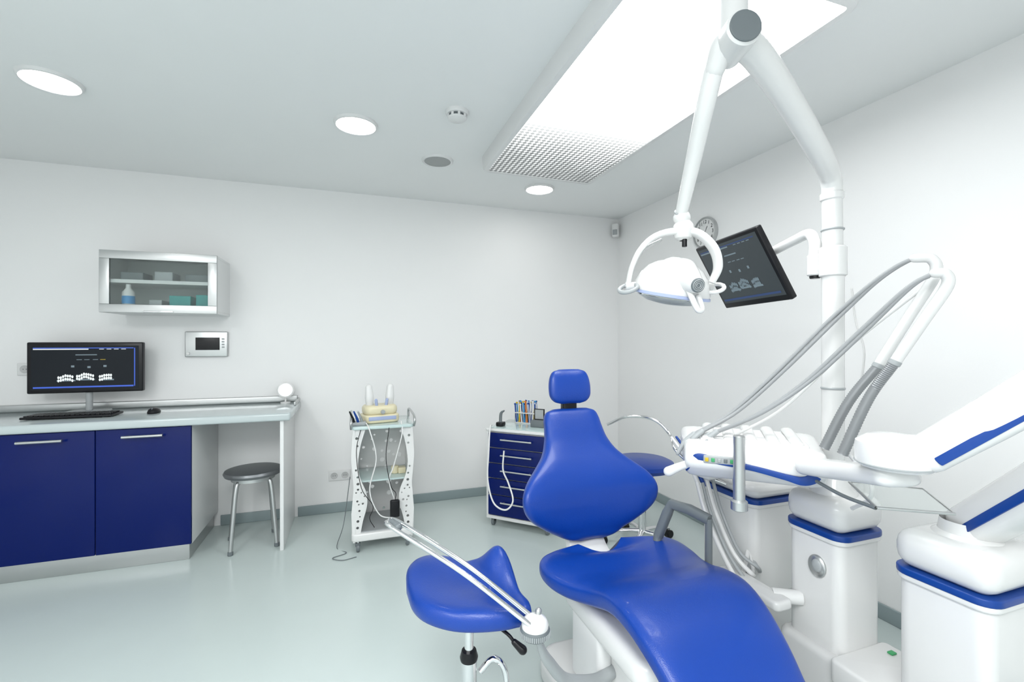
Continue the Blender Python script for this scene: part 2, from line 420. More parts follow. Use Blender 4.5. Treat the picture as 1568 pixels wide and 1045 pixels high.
def socket(x,z,n=1):
    with group('wall_socket',(x,YB,z)):
        w=.04*n;box('plate',(x-w,YB-.012,z-.04),(x+w,YB,z+.04),WHITEM,.004)
        for i in range(n):
            cx=x-w+.04+.08*i;lathe('recess',[(.0001,.0125),(.022,.0125),(.024,.0135),(.026,.0125)],(cx,YB,z),(0,-1,0),mat('socket_recess',(.52,.52,.52),.4))
            for s in(-.008,.008):cyl('pin_hole',(cx+s,YB-.0120,z),(cx+s,YB-.0138,z),.003,GREY)
socket(-2.02,1.166);socket(-.10,.29,2)
# ------------------------------------------------------------------ white trolley
with group('instrument_trolley',(.185,3.26,0)):
    x0,x1,y0,y1=.0,.37,3.07,3.44
    prof=[(0,.07),(.0,.12),(.02,.25),(.055,.40),(.045,.55),(.015,.68),(.0,.79)]
    front,_=catm([V((p[0],p[1],0)) for p in prof],6)
    outer=[(p.x,p.y) for p in front]+[(.37,.79),(.37,.07)]
    def scatter(n,xa,xb,ya,yb,rs,sd,ok=None):
        rr=random.Random(sd);hs=[];t=0
        while len(hs)<n and t<4000:
            t+=1;r=rr.choice(rs);x=rr.uniform(xa,xb);y=rr.uniform(ya,yb)
            if ok and not ok(x,y,r):continue
            if all((x-h[0])**2+(y-h[1])**2>(r+h[2]+.010)**2 for h in hs):hs.append((x,y,r))
        return hs
    holes=scatter(26,.08,.34,.12,.76,(.007,.010,.014,.02),8)
    M=Matrix(((0,0,1,0),(1,0,0,0),(0,1,0,0),(0,0,0,1)))
    plate('side_left',outer,holes,.012,WHITE,Matrix.Translation((x0+.006,y0,0))@M)
    plate('side_right',outer,holes,.012,WHITE,Matrix.Translation((x1-.006,y0,0))@M)
    M2=Matrix(((1,0,0,0),(0,0,1,0),(0,1,0,0),(0,0,0,1)))
    plate('back_panel',[(.01,.09),(.36,.09),(.36,.78),(.01,.78)],scatter(40,.03,.34,.14,.76,(.007,.010,.013,.017),5),.008,WHITE,Matrix.Translation((x0,y1-.01,0))@M2)
    wv=[(.045,.12),(.060,.20),(.085,.30),(.080,.38),(.045,.47),(.030,.56),(.045,.68),(.075,.785)]
    W_,_=catm([V((p[0],p[1],0)) for p in wv],6)
    def inw(z):
        for i in range(len(W_)-1):
            if W_[i].y<=z<=W_[i+1].y:return W_[i].x
        return .04
    oo=[(-.006,.12)]+[(p.x,p.y) for p in W_]+[(-.002,.785),(-.012,.60),(.004,.42),(-.010,.25)]
    hh=scatter(16,.0,.07,.15,.76,(.005,.007,.009),3,lambda x,y,r:x+r<inw(y)-.007 and x-r>.010)
    plate('front_flange_left',oo,hh,.008,WHITE,Matrix.Translation((x0,y0+.012,0))@M2)
    plate('front_flange_right',[(-p[0],p[1]) for p in oo],[(-p[0],p[1],p[2]) for p in hh],.008,WHITE,Matrix.Translation((x1,y0+.012,0))@M2)
    rslab('base',(x0-.01,y0-.01,.075),(x1+.01,y1,.125),WHITE,.03,.01)
    box('base_tray',(x0+.02,y0+.01,.125),(x1-.02,y1-.02,.132),LGREY)
    box('glass_shelf',(x0+.012,y0+.03,.44),(x1-.012,y1-.02,.450),GLT,.001)
    rslab('top_shelf',(x0-.01,y0-.01,.785),(x1+.01,y1,.805),GLT,.03,.005)
    for x in(x0-.012,x1+.012):
        sweep('handle_loop',[(x,y0+.02,.79),(x,y0-.02,.83),(x,y0+.05,.86),(x,y1-.05,.86),(x,y1-.02,.80)],.008,SIL,n=8)
    for x in(x0+.03,x1-.03):
        for y in(y0+.03,y1-.04):
            cyl('caster_stem',(x,y,.05),(x,y,.08),.008,CHR)
            cyl('caster_wheel',(x-.011,y,.027),(x+.011,y,.027),.027,GREY);cyl('caster_hub',(x-.013,y,.027),(x+.013,y,.027),.012,CHR)
            box('caster_fork',(x-.016,y-.012,.035),(x+.016,y+.02,.058),GREY,.005)
    cyl('jar',(.27,3.22,.450),(.27,3.22,.50),.025,CREAM);box('yellow_box',(.29,3.19,.450),(.34,3.25,.49),CREAM,.004)
    for k,(x,m_) in enumerate(((.01,BLK),(.035,STRIPE),(.06,SIL))):
        sweep('handpiece',[(x,3.12,.806),(x-.01,3.10,.85),(x-.03,3.085,.90)],[.009,.008,.005],m_,rnd=True)
    box('handpiece_holder',(-.005,3.10,.805),(.08,3.15,.83),LGREY,.006)
    sweep('white_cable',[(.08,3.10,.82),(.10,3.045,.78),(.14,3.05,.60),(.10,3.05,.40),(.16,3.05,.24),(.25,3.06,.20),(.22,3.08,.15)],.004,WHITE)
    sweep('white_cable',[(.30,3.10,.82),(.30,3.04,.75),(.25,3.05,.55),(.22,3.05,.45),(.26,3.06,.30)],.004,WHITE)
    sweep('black_cable',[(.05,3.08,.80),(.02,3.04,.65),(.05,3.05,.42),(.12,3.05,.30),(.10,3.06,.22),(.13,3.08,.15)],.0022,BLK)
    sweep('grey_cable',[(-.02,3.4,.4),(-.06,3.35,.1),(-.10,3.2,.004),(-.04,3.1,.004),(-.12,3.05,.004),(-.06,3.0,.004),(.02,3.02,.004)],.0025,GREY)
    rslab('pedal_black',(.225,3.03,.215),(.285,3.060,.325),BLK,.012,.008)
    sweep('pedal_cord',[(.255,3.045,.32),(.26,3.04,.37),(.23,3.04,.42),(.2,3.045,.6),(.22,3.06,.79)],.0022,BLK)
with group('dental_scaler_device',(.19,3.25,.805)):
    T.append(frame(.17,3.24,.806,10))
    rslab('body',(-.12,-.09,0),(.12,.09,.055),CREAM,.05,.012)
    rslab('upper_body',(-.11,-.08,.05),(.11,.08,.115),CREAM,.05,.025)
    box('control_label',(-.09,-.094,.02),(.09,-.088,.045),LILAC,.003)
    for s in(-1,1):
        sweep('bottle_holder',[(s*.065,.0,.10),(s*.068,-.003,.16),(s*.072,.0,.23)],[.024,.028,.022],WHITE,rnd=True,ex=3)
        sweep('bottle_clip',[(s*.03,-.05,.10),(s*.036,-.058,.15)],.010,LILAC,rnd=True)
    cyl('knob',(0,-.09,.075),(0,-.105,.075),.014,LGREY)
    T.pop()
# ------------------------------------------------------------------ blue drawer cart
with group('drawer_cart',(1.2,3.2,0)):
    T.append(frame(.92,3.23,0,-44))
    W,D=.50,.40
    box('side_left',(0,0,.075),(.018,D,.70),WHITE,.004);box('side_right',(W-.018,0,.075),(W,D,.70),WHITE,.004)
    box('back',(0,D-.015,.075),(W,D,.70),WHITE,.002);box('bottom',(0,0,.06),(W,D,.085),WHITE,.004)
    rslab('top_frame',(-.008,-.008,.695),(W+.008,D+.008,.715),WHITE,.02,.006)
    box('top_glass',(.015,.015,.715),(W-.015,D-.015,.719),GLT,.001)
    zs=[.69,.578,.468,.358,.24,.09]
    for i in range(5):
        box('drawer_front',(.022,-.012,zs[i+1]+.004),(W-.022,.01,zs[i]-.004),NAVY,.003)
        zc=zs[i]-.045
        cyl('drawer_handle',(.13,-.035,zc),(.37,-.035,zc),.006,SIL)
        for s in(.15,.35):cyl('handle_post',(s,-.035,zc),(s,-.01,zc),.004,SIL)
    box('drawer_body',(.02,.012,.09),(W-.02,D-.02,.69),WHITEM)
    for x in(.04,W-.04):
        for y in(.04,D-.04):
            cyl('caster_stem',(x,y,.045),(x,y,.065),.008,CHR);cyl('caster_wheel',(x-.011,y,.026),(x+.011,y,.026),.026,GREY);box('caster_fork',(x-.015,y-.012,.03),(x+.015,y+.018,.055),BLK,.005)
    T.pop()
with group('bur_instrument_rack',(1.15,3.4,.72)):
    T.append(frame(.92,3.23,.719,-44)@Matrix.Translation((.13,.30,0)))
    for z in(.0,.075):box('rack_shelf',(-.02,-.045,z),(.17,.045,z+.006),WHITE,.002)
    for x in(-.018,.163):
        for y in(-.04,.04):cyl('rack_post',(x,y,0),(x,y,.08),.003,SIL)
    cols=[STRIPE,YEL,WHITE,CYAN,ORG,LILAC,WHITE,STRIPE]
    for i in range(8):
        for j in range(3):
            x=-.01+i*.022;y=-.03+j*.03;h=.13+.035*random.random();lean=random.uniform(-.015,.015)
            m_=cols[(i+j*3)%8]
            cyl('syringe_handle',(x,y,.006),(x+lean,y,h),.0055,m_);cyl('syringe_cap',(x+lean,y,h),(x+lean*1.1,y,h+.012),.008,cols[(i*3+j)%8])
    T.pop()
with group('curing_light',(.98,3.25,.72)):
    T.append(frame(.92,3.23,.719,-44)@Matrix.Translation((.07,.09,0)))
    rslab('base',(-.03,-.03,0),(.03,.04,.03),BLK,.02,.008);sweep('gun',[(0,0,.02),(.0,.01,.09),(.03,-.0,.115)],[.012,.011,.006],GREY,rnd=True)
    T.pop()
with group('card_holder',(1.2,3.1,.72)):
    T.append(frame(.92,3.23,.719,-44)@Matrix.Translation((.34,.17,0)))
    box('box',(-.05,-.03,0),(.05,.03,.05),GREY,.004);box('photo_frame',(-.04,.02,.05),(.04,.03,.13),BLK,.002);box('card',(-.032,.017,.056),(.032,.021,.124),LGREY)
    T.pop()
with group('cart_hose',(.93,3.05,.5)):
    sweep('hose',[(.96,3.22,.735),(.93,3.17,.72),(.905,3.12,.55),(.89,3.09,.38),(.915,3.03,.235),(.98,2.965,.20),(1.03,2.955,.26),(1.02,3.02,.36),(.99,3.05,.45),(1.0,3.06,.58)],.006,WHITE)
# ------------------------------------------------------------------ wall clock
with group('wall_clock',(XR,2.69,2.13)):
    c=V((XR,2.69,2.135));ax=V((-1,0,0))
    lathe('case',[(.112,0),(.115,.015),(.112,.028),(.104,.030),(.101,.022),(.101,.016)],c,ax,SIL,48)
    lathe('face',[(.0001,.018),(.102,.018)],c,ax,WHITE,48)
    T.append(Matrix.Translation(c+V((-.0195,0,0)))@Matrix.Rotation(math.radians(-90),4,'Z')@Matrix.Rotation(math.radians(90),4,'X'))
    for k in range(1,13):
        a=math.radians(90-30*k);cu=bpy.data.curves.new('num','FONT');cu.body=str(k);cu.size=.036;cu.align_x='CENTER';cu.align_y='CENTER'
        ob=bpy.data.objects.new('num',cu);COL.objects.link(ob);dg=bpy.context.evaluated_depsgraph_get()
        me=bpy.data.meshes.new_from_object(ob.evaluated_get(dg));bpy.data.objects.remove(ob)
        me.transform(Matrix.Translation((.078*math.cos(a),.078*math.sin(a),0)));finish('numeral',me,BLK,smooth=False)
    for ang,l,w in((60,.05,.004),(-75,.07,.003)):
        a=math.radians(ang);d=V((math.cos(a),math.sin(a),0));n=V((-d.y,d.x,0));quad('hand',n*-w/2+V((0,0,.001)),d*l,n*w,BLK)
    T.pop()
# ------------------------------------------------------------------ second stool
with group('operator_stool',(1.81,2.60,0)):
    c=V((1.80,2.58,0))
    lathe('seat',[(.0001,.50),(.15,.50),(.19,.512),(.205,.535),(.20,.558),(.17,.572),(.0001,.578)],c,(0,0,1),BLUE,48)
    lathe('under',[(.0001,.47),(.08,.47),(.10,.50)],c,(0,0,1),GREY)
    cyl('gas_lift',c+V((0,0,.28)),c+V((0,0,.48)),.018,CHR);cyl('column',c+V((0,0,.08)),c+V((0,0,.30)),.026,CHR)
    for k in range(5):
        a=math.radians(72*k+10);d=V((math.cos(a),math.sin(a),0))
        sweep('base_leg',[c+V((0,0,.10)),c+d*.12+V((0,0,.095)),c+d*.25+V((0,0,.068))],[(.018,.016),(.016,.013),(.012,.010)],CHR,up=(0,0,1))
        s=V((-d.y,d.x,0));cyl('caster',c+d*.25-s*.02+V((0,0,.028)),c+d*.25+s*.02+V((0,0,.028)),.028,BLK);cyl('caster_stem',c+d*.25+V((0,0,.04)),c+d*.25+V((0,0,.07)),.007,CHR)
# ------------------------------------------------------------------ saddle stool
with group('saddle_stool',(.33,1.37,0)):
    ol=[(.158,1.47),(.17,1.56),(.215,1.62),(.265,1.625),(.33,1.59),(.385,1.55),(.435,1.525),(.475,1.49),(.492,1.42),(.490,1.33),(.495,1.262),(.475,1.22),(.42,1.207),(.34,1.218),(.26,1.25),(.195,1.31),(.165,1.38)]
    P,_=catm([V((x,y,0)) for x,y in ol]+[V((*ol[0],0))],5);P=P[:-1]
    c=V((.335,1.40,0));n=len(P)
    def zt(p):
        g=lambda cx,cy,sx,sy,h:h*math.exp(-((p.x-cx)/sx)**2-((p.y-cy)/sy)**2)
        z=.600+g(.455,1.455,.055,.065,.070)+g(.215,1.56,.09,.07,.012)-g(.33,1.40,.09,.09,.012)-g(.44,1.30,.06,.06,.018)
        dl=abs((p.x-.40)*.9+(p.y-1.42)*.25);z-=.007*math.exp(-(dl/.010)**2)
        return z
    prof=[(.05*i,0) for i in range(17)]+[(.85,-.001),(.90,-.003),(.94,-.007),(.97,-.013),(.99,-.021),(1.0,-.031),(.997,-.043),(.98,-.053),(.93,-.060),(.6,-.064),(0,-.064)]
    vs=[];fs=[]
    for (k,dz) in prof:
        for p in P:
            q=c+(p-c)*max(k,.001);z=zt(q) if dz>-.04 else .6*(.5)+.5*zt(q)
            vs.append(V((q.x,q.y,z+dz)))
    for i in range(len(prof)-1):
        for j in range(n):fs.append((i*n+j,i*n+(j+1)%n,(i+1)*n+(j+1)%n,(i+1)*n+j))
    mk('saddle_seat',vs,fs,BLUE,ang=80)
    cc=V((.335,1.37,0))
    box('tilt_mechanism',(.27,1.31,.505),(.40,1.43,.540),BLK,.01)
    cyl('gas_lift',cc+V((0,0,.36)),cc+V((0,0,.51)),.014,CHR);lathe('collar',[(.0001,0),(.026,0),(.028,.01),(.022,.03),(.0001,.032)],cc+V((0,0,.375)),(0,0,1),BLK)
    cyl('column',cc+V((0,0,.09)),cc+V((0,0,.378)),.024,CHR)
    sweep('foot_ring_bail',[(.37,1.37,.33),(.41,1.37,.36),(.44,1.36,.34),(.45,1.35,.29),(.44,1.34,.24),(.37,1.36,.22)],.010,CHR)
    sweep('tilt_lever',[(.39,1.29,.52),(.42,1.25,.507),(.435,1.235,.49)],.005,BLK);sweep('lever_knob',[(.435,1.235,.49),(.455,1.222,.472)],[.009,.013],BLK,rnd=True)
    for k in range(5):
        a=math.radians(72*k+30);d=V((math.cos(a),math.sin(a),0))
        sweep('base_leg',[cc+V((0,0,.11)),cc+d*.12+V((0,0,.10)),cc+d*.25+V((0,0,.068))],[(.02,.018),(.016,.013),(.012,.010)],CHR,up=(0,0,1))
        s=V((-d.y,d.x,0));cyl('caster',cc+d*.25-s*.02+V((0,0,.028)),cc+d*.25+s*.02+V((0,0,.028)),.028,BLK);cyl('caster_stem',cc+d*.25+V((0,0,.04)),cc+d*.25+V((0,0,.07)),.007,CHR)
# ------------------------------------------------------------------ dental chair
CX=.92
with group('dental_chair',(CX,1.4,0)):
    kb=[(.540,.055,.012,1.665),(.548,.10,.026,1.668),(.570,.150,.036,1.674),(.605,.208,.042,1.678),(.65,.268,.045,1.684),(.695,.298,.046,1.69),(.745,.300,.046,1.70),(.790,.272,.045,1.720),(.830,.222,.044,1.745),(.87,.175,.042,1.772),(.92,.147,.040,1.803),(.97,.136,.038,1.83),(1.01,.130,.034,1.85),(1.034,.116,.026,1.86),(1.045,.085,.012,1.866)]
    def fb(t,v):return V((CX,v[2],t)),V((1,0,0)),V((0,-.96,.28)).normalized()
    def db(p,t,x,y,v):
        wing=max(0,(v[0]-.15))/.15
        p=p+V((0,-1,0))*(.045*wing*abs(x)**2.2)
        if y>0:p=p+V((0,1,0))*(.010*(1-abs(x)**2))
        return p
    cushion('backrest',kb,fb,BLUE,rows=64,seg=64,ex=3.3,deform=db)
    kh=[(1.070,.045,.010),(1.078,.074,.022),(1.100,.095,.030),(1.130,.100,.033),(1.165,.098,.032),(1.195,.090,.027),(1.213,.076,.018),(1.221,.050,.008)]
    cushion('headrest',kh,lambda t,v:(V((CX,1.875+.15*(t-1.14),t)),V((1,0,0)),V((0,-1,.15)).normalized()),BLUE,rows=36,seg=52,ex=2.9,deform=lambda p,t,x,y,v:p+V((0,-.010*x*x,0)))
    box('headrest_bracket',(CX-.03,1.86,1.03),(CX+.035,1.90,1.09),BLK,.006);box('headrest_slide',(CX-.022,1.895,.85),(CX+.022,1.91,1.12),CHR,.004)
    sweep('backrest_shell',[(CX,1.765,.62),(CX,1.80,.75),(CX,1.86,.9),(CX,1.91,1.0)],[(.12,.018),(.2,.02),(.12,.018),(.09,.014)],WHITE,up=(0,1,0),ex=3)
    sweep('backrest_support',[(CX,1.75,.66),(CX-.01,1.725,.56),(CX-.01,1.65,.47),(CX,1.5,.44)],[(.03,.075),(.03,.08),(.03,.09),(.03,.09)],WHITE,ex=4,up=(1,0,0))
    ks=[(-1.615,.10,.012,.520,.945),(-1.60,.20,.026,.512,.945),(-1.57,.270,.038,.510,.945),(-1.52,.305,.046,.510,.943),(-1.45,.305,.048,.511,.945),(-1.38,.280,.048,.515,.955),(-1.30,.252,.048,.531,.963),(-1.22,.240,.048,.555,.960),(-1.13,.233,.048,.565,.950),(-1.04,.220,.046,.546,.938),(-.95,.203,.045,.495,.930),(-.87,.190,.044,.427,.922),(-.75,.178,.042,.325,.92),(-.6,.17,.04,.22,.92),(-.5,.165,.036,.165,.92),(-.455,.145,.03,.15,.92),(-.43,.09,.012,.145,.92)]
    def fs_(t,v):
        a=interp(ks,min(t+.03,-.43));b=interp(ks,max(t-.03,-1.615));tg=V((0,-.06,a[2]-b[2])).normalized()
        n=V((1,0,0)).cross(tg);n=n if n.z>0 else -n
        return V((v[3],-t,v[2])),V((1,0,0)),n
    def ds(p,t,x,y,v):
        rear=max(0,min(1,(-t-1.40)/.2))
        p=p+V((0,.055*abs(x)**2*rear-.025*rear,.016*abs(x)**2*rear))
        if y>0:p=p+V((0,0,-.012*(1-x*x)))
        return p
    cushion('seat',ks,fs_,BLUE,rows=80,seg=64,ex=3.3,deform=ds)
    rslab('floor_base',(.70,1.02,0),(1.14,1.76,.10),WHITE,.10,.03)
    box('lift_column',(.79,1.16,.09),(1.05,1.58,.40),WHITE,.05,taper=.9)
    rslab('seat_carrier',(.74,1.05,.37),(1.10,1.58,.455),WHITE,.06,.03)
    rslab('side_cover',(.745,1.30,.16),(.80,1.50,.40),WHITEM,.02,.015)
    sweep('leg_carrier',[(CX,1.1,.44),(CX,.95,.38),(CX,.75,.25),(CX,.55,.13)],[(.03,.12)]*4,WHITE,up=(1,0,0),ex=4)
    sweep('armrest_right',[(1.165,1.56,.56),(1.19,1.535,.66),(1.20,1.52,.70),(1.225,1.45,.70),(1.25,1.37,.685)],[(.016,.018)]+[(.018,.017)]*4,GREY,ex=4,smoothpath=False,up=(1,.2,0))
    cyl('armrest_post',(1.248,1.372,.50),(1.248,1.372,.69),.013,GREY)
    sweep('armrest_link',[(1.248,1.372,.51),(1.2,1.37,.47),(1.08,1.36,.43)],.016,GREY)
    sweep('armrest_link_rear',[(1.165,1.56,.57),(1.14,1.55,.50),(1.05,1.5,.44)],.016,GREY)
    a0,a1,a2=V((.461,1.163,.585)),V((.296,1.273,.706)),V((.124,1.432,.790))
    off=V((.010,.015,0))
    loop=[a0-off,a1-off*1.15,a2-off*1.1,a2+V((-.020,.018,.006)),a2+off*1.2,a1+off*1.15,a0+off]
    sweep('armrest_left_bail',loop,.007,CHR,n=10)
    sweep('bail_grip',[a2+V((.004,-.012,.0)),a2+V((-.012,.016,.004))],[.013,.012],GREY,rnd=True,n=10,rib=.9)
    lathe('bail_hub_ring',[(.0001,-.012),(.037,-.012),(.041,-.007),(.041,.006),(.038,.012),(.0001,.013)],(.470,1.165,.556),(0,0,1),GREY,44)
    for k in range(44):
        a=2*math.pi*k/44;box('knurl',(.470+.041*math.cos(a)-.0013,1.165+.041*math.sin(a)-.0013,.549),(.470+.041*math.cos(a)+.0013,1.165+.041*math.sin(a)+.0013,.562),LGREY)
    lathe('bail_hub',[(.036,.010),(.037,.022),(.031,.034),(.018,.042),(.0001,.044)],(.470,1.165,.556),(0,0,1),WHITE,32)
    sweep('bail_lug',[(.478,1.170,.582),(.484,1.174,.604)],.009,SIL,rnd=True)
    sweep('armrest_left_arm',[(.478,1.17,.545),(.50,1.19,.485),(.53,1.21,.43),(.60,1.24,.34),(.72,1.28,.28),(.80,1.30,.28)],[.009,.012,.016,.018,.02,.02],LGREY,rnd=True)
# ------------------------------------------------------------------ dental unit
def column(nm,x0,x1,y0,y1,zb,zs=.70,ztop=.80,rt=.035):
    rslab(nm+'_body',(x0+.010,y0+.010,zb),(x1-.010,y1-.010,zs-.005),WHITE,.035,.004)
    rslab(nm+'_skirt',(x0+.002,y0+.002,zs-.022),(x1-.002,y1-.002,zs-.002),WHITE,.04,.006)
    rslab(nm+'_blue_stripe',(x0-.001,y0-.001,zs-.006),(x1+.001,y1+.001,zs+.014),STRIPE,.045,.004)
    rslab(nm+'_cap',(x0,y0,zs+.012),(x1,y1,ztop),WHITE,.045,rt)
with group('dental_treatment_unit',(1.58,1.1,0)):
    column('pedestal',1.483,1.70,1.045,1.262,.0,ztop=.825,rt=.044)
    ell('oval_knob',(1.490,1.135,.585),(.012,.032,.038),SIL);ell('oval_knob_inset',(1.482,1.13,.59),(.008,.018,.022),LGREY)
    column('front_pedestal',1.46,1.71,.665,.895,.0,ztop=.82,rt=.044)
    column('cuspidor_body',1.50,1.92,1.40,1.72,.33,zs=.70,ztop=.77)
    rslab('cuspidor_foot',(1.56,1.44,0),(1.88,1.70,.34),WHITE,.04,.01)
    rslab('base_plinth',(1.46,.62,0),(1.71,1.27,.32),WHITE,.04,.02)
    rslab('plinth_step',(1.44,.88,.26),(1.70,1.06,.335),WHITE,.02,.01)
    box('green_label',(1.64,.995,.335),(1.662,1.012,.341),GRN,.002)
    box('floor_link',(1.12,1.25,0),(1.50,1.45,.09),WHITE,.02)
    rslab('side_beam',(1.36,1.18,.42),(1.44,1.46,.455),WHITE,.02,.012)
    sweep('side_beam_link',[(1.42,1.25,.44),(1.50,1.2,.44)],.025,WHITE)
    lathe('bowl',[(.0001,0),(.08,0),(.10,.02),(.145,.075),(.15,.085),(.14,.085),(.10,.04),(.0001,.02)],(1.72,1.56,.765),(0,0,1),WHITE,40)
    lathe('mast_foot',[(.075,0),(.07,.02),(.052,.04),(.048,.07),(.036,.085)],(1.586,1.15,.81),(0,0,1),WHITE,36)
    cyl('mast_lower',(1.586,1.15,.85),(1.586,1.15,1.60),.0345,WHITE)
    cyl('mast_upper',(1.586,1.15,1.60),(1.580,1.149,1.86),.031,WHITE)
    lathe('mast_collar',[(.036,0),(.042,.004),(.042,.10),(.036,.105)],(1.586,1.15,1.575),(0,0,1),WHITE,36)
    cyl('mast_ring',(1.584,1.15,1.735),(1.584,1.15,1.742),.036,LGREY)
    cyl('mast_lower_ring',(1.586,1.15,1.18),(1.586,1.15,1.19),.037,LGREY)
with group('dental_operating_light',(1.0,1.2,1.55)):
    sweep('mast_arm',[(1.581,1.149,1.855),(1.577,1.148,1.895),(1.545,1.134,1.93),(1.441,1.089,1.965),(1.251,1.027,2.050),(1.049,.965,2.125),(.965,.95,2.145)],[.031,.032,.033,.034,.036,.039,.039],WHITE,n=8,seg=24)
    cyl('mast_elbow_collar',(1.581,1.149,1.84),(1.579,1.149,1.87),.036,WHITE)
    fwd=V((.3272,.945,0))
    h=V((.943,.944,2.137))
    cyl('hub',h-fwd*.055,h+fwd*.06,.045,WHITE,seg=36);cyl('hub_cap',h-fwd*.060,h-fwd*.053,.040,GREY,seg=36)
    cyl('hub_sleeve',h+V((.005,.01,0)),h+V((.005,.01,.12)),.036,WHITE)
    sweep('spring_arm',[(.925,.975,2.145),(.940,1.046,2.015),(.978,1.142,1.892),(1.013,1.237,1.764)],[.027,.026,.023,.019],WHITE,seg=20)
    sweep('spring_arm_root',[(.943,.955,2.15),(.928,.970,2.135),(.93,1.0,2.09)],[.034,.033,.028],WHITE,rnd=True)
    ell('arm_ball',(1.016,1.237,1.752),(.027,.027,.027),WHITE)
    cyl('arm_ring',(1.0105,1.231,1.772),(1.0125,1.236,1.766),.023,LGREY)
    T.append(frame(.987,1.246,1.536,-19.1))
    lathe('yoke_joint',[(.018,.21),(.03,.195),(.034,.17),(.026,.150),(.012,.142)],(.035,0,0),(0,0,1),WHITE)
    cyl('yoke_tip',(.035,-.01,.12),(.035,-.01,.145),.008,BLK)
    yk=[(-.148,0,-.01),(-.132,0,.06),(-.10,0,.12),(-.05,0,.160),(.02,-.005,.172),(.075,-.02,.160),(.118,-.035,.110),(.130,-.04,.05),(.112,-.035,.0)]
    sweep('yoke',yk,[(.008,.011),(.008,.012),(.009,.012),(.010,.014),(.012,.016),(.012,.020),(.012,.022),(.012,.018),(.01,.012)],WHITE,up=(0,1,0),ex=3)
    sweep('yoke_cable',[(-.14,.02,0),(-.118,.02,.07),(-.085,.02,.12),(-.03,.02,.15)],.005,SIL)
    R=Euler((math.radians(12),math.radians(8),0)).to_matrix()
    def head(nm,prof,m_,sc2,off=(0,0,0)):
        vs=[];fs=[];sg=44
        for r,z in prof:
            for j in range(sg):
                a=2*math.pi*j/sg;vs.append(R@V((r*math.cos(a)*sc2[0],r*math.sin(a)*sc2[1],z))+V(off))
        for i in range(len(prof)-1):
            for j in range(sg):fs.append((i*sg+j,i*sg+(j+1)%sg,(i+1)*sg+(j+1)%sg,(i+1)*sg+j))
        mk(nm,vs,fs,m_)
    head('head_shell',[(.0001,.078),(.03,.076),(.055,.068),(.078,.052),(.095,.028),(.106,.0),(.110,-.022),(.108,-.034),(.095,-.030),(.0001,-.02)],WHITE,(1.13,.85))
    head('head_spine',[(.0001,.088),(.010,.086),(.020,.076),(.026,.055),(.026,.03)],WHITE,(2.0,1.6))
    head('reflector_glass',[(.100,-.030),(.096,-.045),(.07,-.060),(.03,-.067),(.0001,-.068)],GLASS,(1.1,.85))
    head('lamp_rim',[(.105,-.028),(.113,-.030),(.114,-.038),(.100,-.040)],LILAC,(1.12,.86))
    sweep('motor_housing',[(.02,-.03,.03),(.025,-.07,.005),(.028,-.108,-.014)],[.050,.040,.028],WHITE,rnd=True,seg=20)
    d=V((.12,-1,-.25)).normalized();c=V((.028,-.125,-.018))
    lathe('vent_disc',[(.0001,0.012),(.019,.012),(.022,.008)],c,d,GREY)
    for k in range(3):lathe('vent_ring',[(.005+.005*k,.0125),(.0065+.005*k,.0145),(.008+.005*k,.0125)],c,d,LGREY)
    sweep('trigger_grip',[(.018,-.09,-.03),(.022,-.11,-.06),(.036,-.115,-.092),(.052,-.105,-.088),(.045,-.095,-.05)],.009,WHITE,rnd=True)
    for s,x in((-1,-.150),(1,.128)):
        pts=[(x+.026*math.cos(a)*1.1,-.02+.03*math.sin(a),-.016+.016*math.sin(a+.6)) for a in [2*math.pi*i/10 for i in range(10)]]
        sweep('side_handle',pts,.0065,LGREY if s<0 else WHITE,closed=True)
        cyl('side_pivot',(x-.03*s,0,-.005),(x+.004*s,0,-.008),.013,WHITE)
    T.pop()
with group('patient_monitor',(1.6,1.55,1.65)):
    a=V((-.06,-.40,.007)).normalized();b=V((.155,-.075,-.286));b=(b-a*b.dot(a)).normalized();n=a.cross(b).normalized()
    M=Matrix((( a.x,b.x,n.x,1.589),(a.y,b.y,n.y,1.565),(a.z,b.z,n.z,1.650),(0,0,0,1)))
    T.append(M)
    box('housing',(-.205,-.162,0),(.205,.162,.028),BLK,.006)
    quad('screen',(-.190,-.147,-.001),(.380,0,0),(0,.283,0),mat('patient_screen',(.02,.025,.028),.3,emit=(.028,.034,.038),es=1))
    screen_ui((-.190,-.147,-.001),(.380,0,0),(0,.283,0),(0,0,-1),False)
    box('mount_plate',(-.06,-.06,.028),(.06,.06,.045),WHITE,.006)
    T.pop()
    cyl('pivot_post',(1.572,1.205,1.585),(1.572,1.205,1.66),.026,WHITE);cyl('pivot_cap',(1.572,1.205,1.575),(1.572,1.205,1.588),.018,BLK)
    sweep('monitor_arm',[(1.572,1.205,1.65),(1.573,1.207,1.705),(1.580,1.235,1.742),(1.592,1.30,1.735),(1.605,1.40,1.715),(1.63,1.53,1.69)],[.021,.020,.019,.018,.018,.018],WHITE,seg=18)
    cyl('clamp_link',(1.586,1.15,1.60),(1.572,1.205,1.61),.022,WHITE)
